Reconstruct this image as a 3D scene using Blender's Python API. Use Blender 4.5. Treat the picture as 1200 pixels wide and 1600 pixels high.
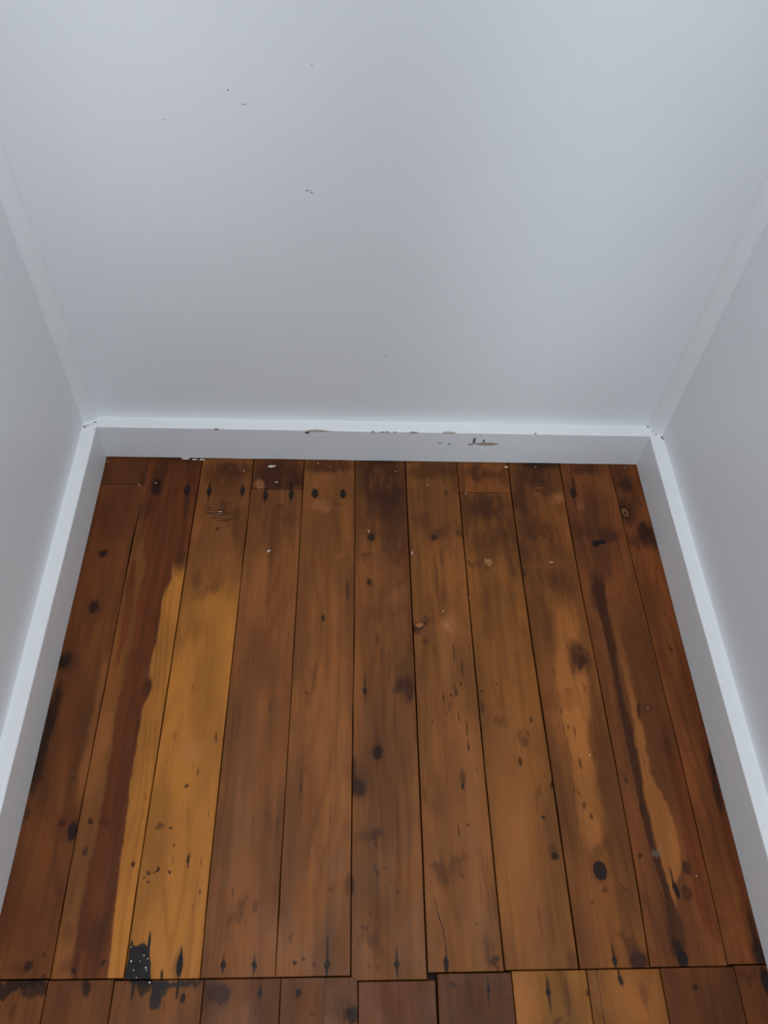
import bpy, bmesh, math, random
from mathutils import Vector, Matrix, noise
for o in list(bpy.data.objects): bpy.data.objects.remove(o, do_unlink=True)
S = bpy.context.scene
C = S.collection
# ------------------------------------------------------------------ camera
cam = bpy.data.cameras.new('camera'); co = bpy.data.objects.new('camera', cam); C.objects.link(co)
RIGHT = Vector((0.99859167, -0.02051801, 0.04892525)); UP = Vector((-0.01201895, 0.81072103, 0.58530929))
FWD = Vector((0.05167411, 0.58507301, -0.80933266))
m = Matrix.Identity(4)
for i in range(3): m[i][0], m[i][1], m[i][2] = RIGHT[i], UP[i], -FWD[i]
m.translation = Vector((0.39303686, -0.880703, 1.07114653))
co.matrix_world = m
cam.sensor_fit = 'HORIZONTAL'; cam.sensor_width = 36; cam.lens = 36 * 1273.54 / 1200; cam.clip_start = 0.01
S.camera = co
# ------------------------------------------------------------------ light
w = bpy.data.worlds.new('world'); S.world = w; w.use_nodes = True
bg = w.node_tree.nodes['Background']; bg.inputs[0].default_value = (0.86, 0.92, 1.0, 1); bg.inputs[1].default_value = 0.355
def area(name, loc, target, sx, sy, power, col, spread=180):
    l = bpy.data.lights.new(name, 'AREA'); l.shape = 'RECTANGLE'; l.size = sx; l.size_y = sy; l.energy = power; l.color = col; l.spread = math.radians(spread)
    o = bpy.data.objects.new(name, l); C.objects.link(o); o.location = loc
    o.rotation_euler = (Vector(target) - Vector(loc)).to_track_quat('-Z', 'Y').to_euler()
    return o
area('low_front_fill', (0.50, -2.6, 0.55), (0.50, 0, 0.10), 0.9, 0.9, 0.9, (0.68, 0.87, 1.0), 70)  # added bluish fill, aimed low to lift the lower back wall and skirting
# added narrow beams that put the soft bright bands on the back wall
area('band_beam_left', (0.04, -2.2, 1.18), (0.15, 0, 1.10), 0.16, 1.30, 0.13, (0.93, 0.95, 1.0), 14)
area('band_beam_right', (0.86, -2.2, 0.88), (0.69, 0, 0.80), 0.08, 1.60, 0.125, (0.80, 0.95, 1.0), 12)
area('ceiling_light', (0.45, -0.75, 2.5), (0.45, -0.45, 0), 0.9, 0.9, 14.5, (0.93, 0.975, 1.0))
S.view_settings.view_transform = 'Standard'; S.view_settings.look = 'None'
S.view_settings.gamma = 1; S.view_settings.use_curve_mapping = False
S.view_settings.exposure = 0.03
# ------------------------------------------------------------------ numbers (metres)
W, H, T = 0.900, 0.0746, 0.0217        # clear width, skirting height and thickness
YF, ZT = -1.30, 2.40                    # front end of the side walls, wall height
FLOOR_K = 1.22                          # stain colours measured on the photograph -> albedo
BOARDS = [
{"key":"s1","base":[92,54,34],"o":[[-14.0,69.9,10.0],[-14.0,70.9,-23.0],[-14.0,72.4,-56.0]],"f":[["b",39.2,-27.8,41.58,35.14,0,0.9,2,"r",0.7],["b",66.8,-44.8,6.21,26.66,0,0.8,1,"d",0.5]],"n":[]},
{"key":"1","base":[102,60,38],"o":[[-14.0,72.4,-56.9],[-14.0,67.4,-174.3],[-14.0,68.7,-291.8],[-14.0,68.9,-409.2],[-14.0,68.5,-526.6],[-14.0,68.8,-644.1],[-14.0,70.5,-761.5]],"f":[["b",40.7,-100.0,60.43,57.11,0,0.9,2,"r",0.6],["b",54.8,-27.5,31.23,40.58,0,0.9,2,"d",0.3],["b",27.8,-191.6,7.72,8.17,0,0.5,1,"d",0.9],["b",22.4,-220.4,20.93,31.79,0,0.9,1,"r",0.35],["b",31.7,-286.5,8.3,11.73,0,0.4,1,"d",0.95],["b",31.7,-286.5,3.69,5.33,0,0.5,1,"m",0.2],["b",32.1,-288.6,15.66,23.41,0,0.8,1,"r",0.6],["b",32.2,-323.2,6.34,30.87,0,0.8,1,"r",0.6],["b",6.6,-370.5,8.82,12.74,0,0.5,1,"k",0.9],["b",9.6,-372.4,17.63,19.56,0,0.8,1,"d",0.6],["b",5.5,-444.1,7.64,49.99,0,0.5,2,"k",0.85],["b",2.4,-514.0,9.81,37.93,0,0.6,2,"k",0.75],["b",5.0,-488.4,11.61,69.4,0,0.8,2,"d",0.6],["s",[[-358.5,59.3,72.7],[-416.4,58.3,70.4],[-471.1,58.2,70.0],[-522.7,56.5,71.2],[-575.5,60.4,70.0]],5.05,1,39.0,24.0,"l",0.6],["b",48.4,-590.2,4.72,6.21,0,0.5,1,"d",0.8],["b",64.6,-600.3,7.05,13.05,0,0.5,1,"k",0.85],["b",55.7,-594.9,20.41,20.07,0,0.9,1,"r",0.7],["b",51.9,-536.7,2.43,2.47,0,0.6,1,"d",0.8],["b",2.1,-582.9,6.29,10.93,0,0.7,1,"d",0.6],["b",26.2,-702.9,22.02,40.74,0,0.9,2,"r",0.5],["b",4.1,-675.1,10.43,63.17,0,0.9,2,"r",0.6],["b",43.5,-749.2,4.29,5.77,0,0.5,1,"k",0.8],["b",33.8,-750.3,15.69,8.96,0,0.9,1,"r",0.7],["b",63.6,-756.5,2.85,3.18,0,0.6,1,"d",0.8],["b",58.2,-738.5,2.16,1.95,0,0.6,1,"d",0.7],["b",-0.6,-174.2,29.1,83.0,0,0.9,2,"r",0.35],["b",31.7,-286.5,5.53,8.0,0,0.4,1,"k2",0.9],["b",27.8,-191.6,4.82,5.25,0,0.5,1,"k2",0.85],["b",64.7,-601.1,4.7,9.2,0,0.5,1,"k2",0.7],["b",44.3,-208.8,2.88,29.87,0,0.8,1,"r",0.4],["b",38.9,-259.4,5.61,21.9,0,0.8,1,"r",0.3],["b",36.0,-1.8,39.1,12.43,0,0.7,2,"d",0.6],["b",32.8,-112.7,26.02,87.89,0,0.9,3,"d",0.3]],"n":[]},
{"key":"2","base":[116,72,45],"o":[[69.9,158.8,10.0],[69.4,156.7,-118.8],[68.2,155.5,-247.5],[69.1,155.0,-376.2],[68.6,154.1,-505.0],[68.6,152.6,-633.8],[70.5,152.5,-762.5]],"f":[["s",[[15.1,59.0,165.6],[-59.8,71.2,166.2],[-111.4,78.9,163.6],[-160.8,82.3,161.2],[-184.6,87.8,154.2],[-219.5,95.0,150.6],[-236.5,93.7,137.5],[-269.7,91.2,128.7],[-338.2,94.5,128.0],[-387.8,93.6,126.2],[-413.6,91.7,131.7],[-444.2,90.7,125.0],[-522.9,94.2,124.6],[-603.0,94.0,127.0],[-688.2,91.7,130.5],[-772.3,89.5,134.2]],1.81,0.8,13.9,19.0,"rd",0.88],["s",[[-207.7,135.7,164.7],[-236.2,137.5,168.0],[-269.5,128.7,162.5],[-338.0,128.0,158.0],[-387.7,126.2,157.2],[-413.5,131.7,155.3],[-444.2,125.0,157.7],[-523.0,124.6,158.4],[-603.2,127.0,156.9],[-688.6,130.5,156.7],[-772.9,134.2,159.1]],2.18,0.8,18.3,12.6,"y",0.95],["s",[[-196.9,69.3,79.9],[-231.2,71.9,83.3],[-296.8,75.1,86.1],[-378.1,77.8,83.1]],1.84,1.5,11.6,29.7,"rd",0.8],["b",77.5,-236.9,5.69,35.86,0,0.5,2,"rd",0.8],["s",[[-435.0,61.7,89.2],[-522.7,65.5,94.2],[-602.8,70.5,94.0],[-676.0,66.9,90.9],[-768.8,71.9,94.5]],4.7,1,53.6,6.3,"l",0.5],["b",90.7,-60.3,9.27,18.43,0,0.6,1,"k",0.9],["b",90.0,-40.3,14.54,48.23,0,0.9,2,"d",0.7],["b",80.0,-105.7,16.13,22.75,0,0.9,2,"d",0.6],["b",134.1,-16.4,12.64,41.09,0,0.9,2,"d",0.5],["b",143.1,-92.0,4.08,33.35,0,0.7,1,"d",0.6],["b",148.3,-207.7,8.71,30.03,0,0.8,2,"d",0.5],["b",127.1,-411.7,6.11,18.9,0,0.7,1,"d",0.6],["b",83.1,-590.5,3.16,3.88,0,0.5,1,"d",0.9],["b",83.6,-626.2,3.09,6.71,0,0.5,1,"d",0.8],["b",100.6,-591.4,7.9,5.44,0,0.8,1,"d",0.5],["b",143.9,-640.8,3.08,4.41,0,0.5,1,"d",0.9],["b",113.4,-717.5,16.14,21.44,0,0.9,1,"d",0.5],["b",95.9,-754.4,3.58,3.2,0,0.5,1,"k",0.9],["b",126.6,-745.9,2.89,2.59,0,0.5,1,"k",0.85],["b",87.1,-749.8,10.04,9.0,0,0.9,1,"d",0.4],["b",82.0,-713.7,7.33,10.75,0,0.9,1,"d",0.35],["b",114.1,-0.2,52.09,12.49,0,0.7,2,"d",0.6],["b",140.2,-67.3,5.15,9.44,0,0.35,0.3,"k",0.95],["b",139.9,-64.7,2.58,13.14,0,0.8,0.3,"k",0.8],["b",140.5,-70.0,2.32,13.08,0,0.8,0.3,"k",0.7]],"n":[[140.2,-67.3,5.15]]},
{"key":"3","base":[112,70,44],"o":[[158.8,244.1,10.0],[156.7,243.1,-119.0],[155.5,241.5,-248.0],[155.0,239.8,-377.0],[154.1,238.6,-506.0],[152.6,237.8,-635.0],[152.5,238.0,-764.0]],"f":[["s",[[-195.5,159.5,245.5],[-263.6,157.1,245.1],[-337.8,154.4,242.0],[-435.0,154.7,241.6],[-595.9,151.1,238.5],[-668.1,149.7,238.1],[-773.7,151.9,240.5]],2.6,0.5,100.3,6.3,"y",0.92],["s",[[-110.6,153.5,199.1],[-183.8,158.1,232.8],[-263.6,157.1,242.3]],7.84,2,37.2,44.8,"l",0.45],["b",199.0,-31.6,37.87,27.1,0,0.7,2,"d",0.65],["b",217.4,-24.4,29.59,16.37,0,0.7,2,"d",0.6],["b",202.4,-68.9,22.78,20.99,0,0.8,2,"d",0.35],["b",191.8,-107.8,20.33,17.74,0,0.7,2.5,"k",0.5],["b",210.2,-120.2,20.25,11.29,0,0.7,2.5,"k",0.45],["b",197.5,-145.2,3.0,3.68,0,0.6,1,"d",0.8],["s",[[-88.7,181.7,197.1],[-110.4,181.9,196.1],[-117.7,189.7,225.2],[-125.2,205.6,219.8]],2.02,2,5.1,5.0,"l",0.5],["b",194.3,-258.1,24.66,13.24,0,0.9,3,"d",0.35],["b",206.9,-241.3,11.49,22.44,0,0.9,3,"d",0.35],["b",177.6,-236.0,7.66,15.76,0,0.9,2,"d",0.4],["b",197.5,-504.5,15.06,13.75,0,0.8,2,"l2",0.35],["b",229.0,-483.8,1.7,7.92,0,0.6,1,"d",0.7],["b",209.4,-528.3,1.65,5.87,0,0.6,1,"d",0.6],["b",196.7,-546.5,2.45,3.28,0,0.5,1,"k",0.85],["b",173.9,-476.6,2.54,6.19,0,0.8,1,"d",0.3],["b",170.3,-597.3,6.34,4.65,0,0.7,2,"d",0.6],["b",184.0,-599.0,1.59,2.32,0,0.5,1,"k",0.8],["b",189.9,-620.4,1.57,3.02,0,0.6,1,"d",0.8],["b",210.9,-632.6,2.34,6.71,0,0.5,2,"k",0.85],["b",212.3,-637.8,1.55,4.44,0,0.5,2,"k",0.85],["b",165.3,-644.7,2.31,3.66,0,0.5,2,"k",0.8],["b",175.8,-648.4,1.54,2.92,0,0.5,2,"k",0.85],["b",189.0,-649.3,2.31,2.92,0,0.5,2,"d",0.85],["b",165.5,-662.0,2.29,2.15,0,0.5,1,"k",0.85],["b",171.4,-649.8,1.54,1.46,0,0.5,1,"d",0.85],["b",160.1,-656.2,1.53,1.45,0,0.6,1,"d",0.8],["b",228.0,-674.1,1.52,3.55,0,0.6,1,"d",0.7],["s",[[-730.8,153.0,177.1],[-744.6,153.0,180.6],[-776.4,153.9,186.6]],1.09,1.5,2.0,1.2,"t",1],["b",175.9,-727.6,1.76,13.28,0,0.4,0.6,"t",1],["b",156.0,-731.3,1.83,6.6,0,0.4,0.6,"t",1],["b",173.6,-736.8,5.11,6.56,0,0.3,1,"t",1],["b",213.9,-750.4,3.27,12.93,0,0.3,0.6,"k2",1],["b",213.9,-738.7,1.46,7.87,0,0.6,0.6,"k2",0.9],["b",194.3,-760.4,2.16,5.1,0,0.5,1,"k",0.9],["b",212.1,-753.0,5.8,18.05,0,0.9,1,"d",0.5],["b",190.9,-98.9,10.21,0.89,0,0.5,0.5,"l2",0.45],["b",193.1,-100.9,9.18,0.89,0,0.5,0.5,"k",0.6],["b",194.4,-103.3,9.17,0.89,0,0.5,0.5,"l2",0.45],["b",196.6,-105.3,8.25,0.89,0,0.5,0.5,"k",0.6],["b",189.9,-109.1,12.19,0.89,0,0.5,0.5,"l2",0.45],["b",192.1,-111.1,10.96,0.88,0,0.5,0.5,"k",0.6],["b",197.5,-114.1,9.13,0.88,0,0.5,0.5,"l2",0.45],["b",199.7,-116.1,8.21,0.88,0,0.5,0.5,"k",0.6],["b",205.1,-119.0,16.2,0.88,0,0.5,0.5,"l2",0.45],["b",207.3,-121.0,14.57,0.88,0,0.5,0.5,"k",0.6],["b",184.7,-118.0,8.09,0.88,0,0.5,0.5,"l2",0.45],["b",186.9,-120.0,7.28,0.88,0,0.5,0.5,"k",0.6],["b",203.4,-122.8,12.13,0.88,0,0.5,0.5,"l2",0.45],["b",205.6,-124.8,10.91,0.87,0,0.5,0.5,"k",0.6],["b",176.5,-68.0,4.65,8.66,0,0.35,0.3,"k",0.95],["b",176.2,-65.4,2.33,15.78,0,0.8,0.3,"k",0.8],["b",176.7,-70.7,2.09,23.56,0,0.8,0.3,"k",0.7],["b",230.3,-67.1,4.67,8.68,0,0.35,0.3,"k",0.95],["b",230.1,-64.5,2.34,13.18,0,0.8,0.3,"k",0.8],["b",230.5,-69.8,2.1,15.75,0,0.8,0.3,"k",0.7]],"n":[[176.5,-68.0,4.65],[230.3,-67.1,4.67]]},
{"key":"s4","base":[98,58,38],"o":[[244.1,329.2,10.0],[243.9,328.9,-26.0],[243.6,328.5,-62.0]],"f":[["b",288.1,-36.7,46.53,35.2,0,0.5,2,"d",0.85],["b",319.2,-45.6,14.79,16.14,0,0.7,2,"d",0.7],["b",256.5,-54.8,8.37,10.65,0,0.7,2,"l3",0.7],["b",267.9,-67.8,3.12,13.17,0,0.5,1,"k",0.8],["b",309.2,-59.2,3.15,18.6,0,0.5,1,"k",0.8]],"n":[]},
{"key":"4","base":[122,77,53],"o":[[243.6,328.5,-62.9],[242.6,327.6,-179.8],[240.8,326.8,-296.6],[239.5,325.8,-413.4],[238.4,324.7,-530.3],[237.8,323.8,-647.1],[238.0,323.4,-764.0]],"f":[["b",292.5,-98.6,8.24,10.26,0,0.8,1,"d",0.5],["b",290.4,-116.5,7.15,6.31,0,0.8,1,"r",0.5],["b",309.1,-123.8,14.28,12.55,0,0.9,1,"d",0.25],["b",268.4,-75.7,4.67,8.63,0,0.35,0.3,"k",0.95],["b",268.2,-73.1,2.34,20.97,0,0.8,0.3,"k",0.8],["b",268.5,-78.3,2.1,13.05,0,0.8,0.3,"k",0.7],["b",309.9,-73.7,4.69,8.66,0,0.35,0.3,"k",0.95],["b",309.8,-71.1,2.35,21.04,0,0.8,0.3,"k",0.8],["b",310.0,-76.3,2.11,13.09,0,0.8,0.3,"k",0.7],["s",[[-96.2,279.0,291.3],[-229.3,281.1,302.5],[-337.4,280.5,300.8],[-435.0,281.8,299.3]],6.44,2,74.5,57.4,"r",0.35],["b",270.8,-560.8,16.34,163.49,0,0.9,2,"l3",0.35],["b",273.9,-435.0,8.75,149.43,0,0.9,2,"r",0.25],["b",276.5,-688.8,10.63,8.4,0,0.9,3,"d",0.5],["b",270.0,-701.2,9.03,6.2,0,0.9,3,"d",0.4],["b",254.4,-531.9,1.66,1.67,0,0.6,1,"k",0.6],["b",266.9,-674.6,1.53,4.98,0,0.6,1,"d",0.6],["b",263.4,-751.1,3.28,4.28,0,0.35,0.3,"k",0.95],["b",263.3,-749.9,1.64,10.38,0,0.8,0.3,"k",0.8],["b",263.6,-752.4,1.48,6.47,0,0.8,0.3,"k",0.7],["b",298.5,-751.7,3.29,4.28,0,0.35,0.3,"k",0.95],["b",298.4,-750.4,1.65,10.4,0,0.8,0.3,"k",0.8],["b",298.6,-753.0,1.48,6.48,0,0.8,0.3,"k",0.7],["b",294.8,-689.7,3.04,7.0,0,0.7,1,"d",0.5]],"n":[[268.4,-75.7,4.67],[309.9,-73.7,4.69],[263.4,-751.1,3.28],[298.5,-751.7,3.29]]},
{"key":"5","base":[126,80,54],"o":[[329.2,413.6,10.0],[327.9,413.7,-119.0],[327.1,413.3,-248.0],[326.2,412.5,-377.0],[324.9,411.0,-506.0],[323.8,409.8,-635.0],[323.4,409.6,-764.0]],"f":[["b",371.5,-11.9,51.67,16.65,0,0.6,1.5,"d",0.75],["b",350.3,-21.9,10.7,13.74,0,0.8,1,"d",0.4],["b",348.5,-70.4,5.76,10.28,0,0.35,0.3,"k",0.95],["b",348.4,-67.8,2.88,5.28,0,0.8,0.3,"k",0.8],["b",348.6,-73.1,2.59,7.89,0,0.8,0.3,"k",0.7],["b",394.7,-71.0,5.26,9.5,0,0.35,0.3,"k",0.95],["b",394.7,-68.4,2.63,5.29,0,0.8,0.3,"k",0.8],["b",394.7,-73.6,2.36,5.27,0,0.8,0.3,"k",0.7],["b",362.8,-98.9,16.57,11.57,0,0.7,2,"l3",0.6],["b",378.2,-92.2,18.72,5.18,0,0.8,1,"d",0.4],["b",403.1,-256.5,2.9,20.07,0,0.7,1,"d",0.7],["b",367.4,-301.4,3.77,6.4,0,0.5,1,"k",0.8],["b",393.8,-191.0,5.98,4.74,0,0.8,1,"l3",0.3],["b",363.6,-133.1,30.61,74.92,0,0.9,2,"r",0.25],["b",356.3,-401.8,3.59,21.22,0,0.8,1,"d",0.25],["b",347.0,-418.1,2.66,2.84,0,0.6,1,"d",0.5],["b",344.0,-544.8,3.32,19.88,0,0.8,1,"d",0.4],["b",344.2,-550.6,1.65,4.12,0,0.6,1,"d",0.8],["s",[[-506.8,357.7,362.8],[-605.0,350.3,362.4],[-679.0,337.7,355.4]],4.82,2,50.4,43.7,"r",0.3],["b",345.4,-750.4,2.58,2.93,0,0.4,1,"k",0.9],["b",354.8,-746.6,1.85,1.96,0,0.4,1,"d",0.8],["b",367.5,-750.7,2.21,2.28,0,0.4,1,"d",0.8],["b",382.3,-752.2,3.69,4.69,0,0.35,0.3,"k",0.95],["b",382.2,-750.9,1.85,39.16,0,0.8,0.3,"k",0.8],["b",382.3,-753.5,1.66,9.1,0,0.8,0.3,"k",0.7],["b",384.5,-672.3,3.87,3.59,0,0.8,1,"d",0.4],["b",339.7,-723.9,2.24,6.73,0,0.6,1,"d",0.5],["b",406.2,-665.3,3.12,13.04,0,0.7,1,"d",0.5],["b",374.2,-660.6,2.34,2.18,0,0.6,1,"d",0.4],["b",394.1,-565.6,11.54,147.03,0,0.9,2,"l3",0.25]],"n":[[348.5,-70.4,5.76],[394.7,-71.0,5.26],[382.3,-752.2,3.69]]},
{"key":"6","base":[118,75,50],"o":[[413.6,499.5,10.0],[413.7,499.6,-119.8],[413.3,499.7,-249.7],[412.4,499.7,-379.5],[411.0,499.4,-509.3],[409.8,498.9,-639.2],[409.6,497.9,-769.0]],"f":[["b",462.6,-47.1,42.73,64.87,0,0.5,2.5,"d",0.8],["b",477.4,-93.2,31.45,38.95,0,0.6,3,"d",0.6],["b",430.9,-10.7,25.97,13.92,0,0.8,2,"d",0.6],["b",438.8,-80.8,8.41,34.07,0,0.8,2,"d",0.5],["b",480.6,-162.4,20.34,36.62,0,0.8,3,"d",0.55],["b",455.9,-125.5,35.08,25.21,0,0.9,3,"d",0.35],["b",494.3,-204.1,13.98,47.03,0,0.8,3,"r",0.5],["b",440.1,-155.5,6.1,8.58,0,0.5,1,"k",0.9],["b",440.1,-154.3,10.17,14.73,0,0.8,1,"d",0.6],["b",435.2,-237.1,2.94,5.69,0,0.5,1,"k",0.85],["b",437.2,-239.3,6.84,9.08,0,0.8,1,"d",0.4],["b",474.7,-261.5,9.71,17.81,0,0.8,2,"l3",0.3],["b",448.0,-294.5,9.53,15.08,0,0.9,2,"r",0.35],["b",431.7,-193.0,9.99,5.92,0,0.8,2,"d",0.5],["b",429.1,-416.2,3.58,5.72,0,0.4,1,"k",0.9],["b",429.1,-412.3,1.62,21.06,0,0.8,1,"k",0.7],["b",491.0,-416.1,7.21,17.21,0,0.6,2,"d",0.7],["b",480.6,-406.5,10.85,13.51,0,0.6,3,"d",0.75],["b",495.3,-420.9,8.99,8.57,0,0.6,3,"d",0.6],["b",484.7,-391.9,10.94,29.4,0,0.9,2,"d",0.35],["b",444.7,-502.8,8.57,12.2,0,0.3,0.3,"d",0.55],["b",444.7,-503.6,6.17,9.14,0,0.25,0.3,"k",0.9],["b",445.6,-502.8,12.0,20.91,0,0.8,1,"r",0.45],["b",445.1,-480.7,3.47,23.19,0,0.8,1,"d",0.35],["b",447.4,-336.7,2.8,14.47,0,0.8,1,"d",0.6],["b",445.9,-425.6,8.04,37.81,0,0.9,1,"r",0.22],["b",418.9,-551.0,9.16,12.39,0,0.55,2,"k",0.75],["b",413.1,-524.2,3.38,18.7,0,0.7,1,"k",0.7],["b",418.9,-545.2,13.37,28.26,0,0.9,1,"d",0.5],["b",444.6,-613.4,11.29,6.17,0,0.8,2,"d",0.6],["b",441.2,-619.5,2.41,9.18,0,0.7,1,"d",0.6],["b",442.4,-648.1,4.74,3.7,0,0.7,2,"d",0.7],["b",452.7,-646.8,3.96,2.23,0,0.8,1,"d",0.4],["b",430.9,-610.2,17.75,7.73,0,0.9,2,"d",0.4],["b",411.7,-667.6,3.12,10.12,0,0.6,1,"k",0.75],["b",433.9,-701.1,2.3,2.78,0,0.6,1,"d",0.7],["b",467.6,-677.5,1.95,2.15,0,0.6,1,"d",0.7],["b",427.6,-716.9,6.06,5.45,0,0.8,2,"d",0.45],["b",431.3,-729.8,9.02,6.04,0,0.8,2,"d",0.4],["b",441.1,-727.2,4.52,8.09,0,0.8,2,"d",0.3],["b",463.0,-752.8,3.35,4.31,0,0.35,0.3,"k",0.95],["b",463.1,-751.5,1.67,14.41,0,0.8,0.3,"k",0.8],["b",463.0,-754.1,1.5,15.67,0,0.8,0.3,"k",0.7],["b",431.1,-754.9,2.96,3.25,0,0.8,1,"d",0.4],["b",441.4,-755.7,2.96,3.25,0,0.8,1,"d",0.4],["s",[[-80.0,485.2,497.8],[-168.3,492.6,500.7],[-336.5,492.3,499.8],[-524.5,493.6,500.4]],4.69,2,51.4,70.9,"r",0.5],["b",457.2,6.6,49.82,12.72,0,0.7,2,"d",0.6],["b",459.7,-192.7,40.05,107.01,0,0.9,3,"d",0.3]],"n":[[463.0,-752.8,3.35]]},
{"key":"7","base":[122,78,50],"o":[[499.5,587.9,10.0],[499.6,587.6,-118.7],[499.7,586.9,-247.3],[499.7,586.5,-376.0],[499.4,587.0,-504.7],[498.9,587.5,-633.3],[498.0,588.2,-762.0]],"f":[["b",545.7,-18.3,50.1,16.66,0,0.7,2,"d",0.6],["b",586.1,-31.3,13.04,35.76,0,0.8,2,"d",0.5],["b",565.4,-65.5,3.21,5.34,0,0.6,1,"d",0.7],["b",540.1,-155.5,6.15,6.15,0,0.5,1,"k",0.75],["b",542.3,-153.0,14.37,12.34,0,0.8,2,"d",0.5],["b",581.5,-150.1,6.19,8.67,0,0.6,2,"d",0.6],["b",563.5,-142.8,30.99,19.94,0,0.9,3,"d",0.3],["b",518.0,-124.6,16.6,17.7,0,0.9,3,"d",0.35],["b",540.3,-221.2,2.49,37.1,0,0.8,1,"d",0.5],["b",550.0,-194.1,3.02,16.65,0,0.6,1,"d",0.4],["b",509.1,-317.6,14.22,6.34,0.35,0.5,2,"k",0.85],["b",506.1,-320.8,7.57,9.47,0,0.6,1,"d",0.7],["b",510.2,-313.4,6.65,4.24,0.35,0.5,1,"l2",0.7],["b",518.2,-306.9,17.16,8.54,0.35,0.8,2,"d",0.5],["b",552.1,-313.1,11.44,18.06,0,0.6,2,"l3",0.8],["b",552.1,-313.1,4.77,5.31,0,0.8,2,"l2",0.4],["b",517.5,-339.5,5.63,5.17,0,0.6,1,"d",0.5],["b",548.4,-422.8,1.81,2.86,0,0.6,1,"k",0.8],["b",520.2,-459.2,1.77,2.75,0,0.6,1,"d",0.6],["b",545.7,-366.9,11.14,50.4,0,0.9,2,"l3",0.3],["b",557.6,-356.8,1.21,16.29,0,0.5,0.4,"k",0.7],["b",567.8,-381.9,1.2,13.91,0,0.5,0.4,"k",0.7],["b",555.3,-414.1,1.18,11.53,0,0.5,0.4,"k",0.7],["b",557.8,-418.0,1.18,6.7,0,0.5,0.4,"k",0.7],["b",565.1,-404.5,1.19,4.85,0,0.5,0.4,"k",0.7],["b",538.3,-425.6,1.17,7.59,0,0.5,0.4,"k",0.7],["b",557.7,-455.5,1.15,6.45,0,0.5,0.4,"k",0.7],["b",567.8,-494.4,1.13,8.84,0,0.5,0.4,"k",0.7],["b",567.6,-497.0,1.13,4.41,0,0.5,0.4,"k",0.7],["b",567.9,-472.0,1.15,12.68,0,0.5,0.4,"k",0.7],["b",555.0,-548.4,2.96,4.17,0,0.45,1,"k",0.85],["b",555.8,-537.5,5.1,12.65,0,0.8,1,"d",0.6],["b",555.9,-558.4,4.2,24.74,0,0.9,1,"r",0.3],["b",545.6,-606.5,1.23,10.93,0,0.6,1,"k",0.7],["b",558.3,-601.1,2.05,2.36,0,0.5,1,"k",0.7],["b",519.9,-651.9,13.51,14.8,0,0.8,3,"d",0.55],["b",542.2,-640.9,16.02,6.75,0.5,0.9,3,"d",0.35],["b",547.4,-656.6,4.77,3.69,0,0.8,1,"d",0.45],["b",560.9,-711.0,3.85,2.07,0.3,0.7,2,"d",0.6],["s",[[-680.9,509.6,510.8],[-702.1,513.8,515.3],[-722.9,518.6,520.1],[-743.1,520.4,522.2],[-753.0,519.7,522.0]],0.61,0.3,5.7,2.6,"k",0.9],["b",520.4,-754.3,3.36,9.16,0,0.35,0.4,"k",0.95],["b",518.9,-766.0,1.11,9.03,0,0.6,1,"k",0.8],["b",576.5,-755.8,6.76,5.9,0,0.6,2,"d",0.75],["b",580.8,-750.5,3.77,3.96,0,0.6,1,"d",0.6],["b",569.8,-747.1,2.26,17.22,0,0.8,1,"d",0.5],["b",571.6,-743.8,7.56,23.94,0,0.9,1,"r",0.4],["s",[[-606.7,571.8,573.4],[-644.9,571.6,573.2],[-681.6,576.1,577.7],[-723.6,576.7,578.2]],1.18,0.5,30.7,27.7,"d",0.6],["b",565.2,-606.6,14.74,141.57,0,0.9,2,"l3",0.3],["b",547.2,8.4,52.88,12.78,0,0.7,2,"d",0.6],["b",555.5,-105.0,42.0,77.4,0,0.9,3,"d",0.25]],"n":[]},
{"key":"s8","base":[112,68,42],"o":[[587.9,676.2,10.0],[587.9,675.7,-26.8],[587.9,674.9,-63.5]],"f":[["b",633.6,-23.6,37.22,13.87,0,0.7,2.5,"d",0.65],["b",669.0,-29.8,8.76,27.63,0,0.8,2,"d",0.5],["b",594.3,-38.0,6.51,35.57,0,0.8,1,"d",0.3]],"n":[]},
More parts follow.
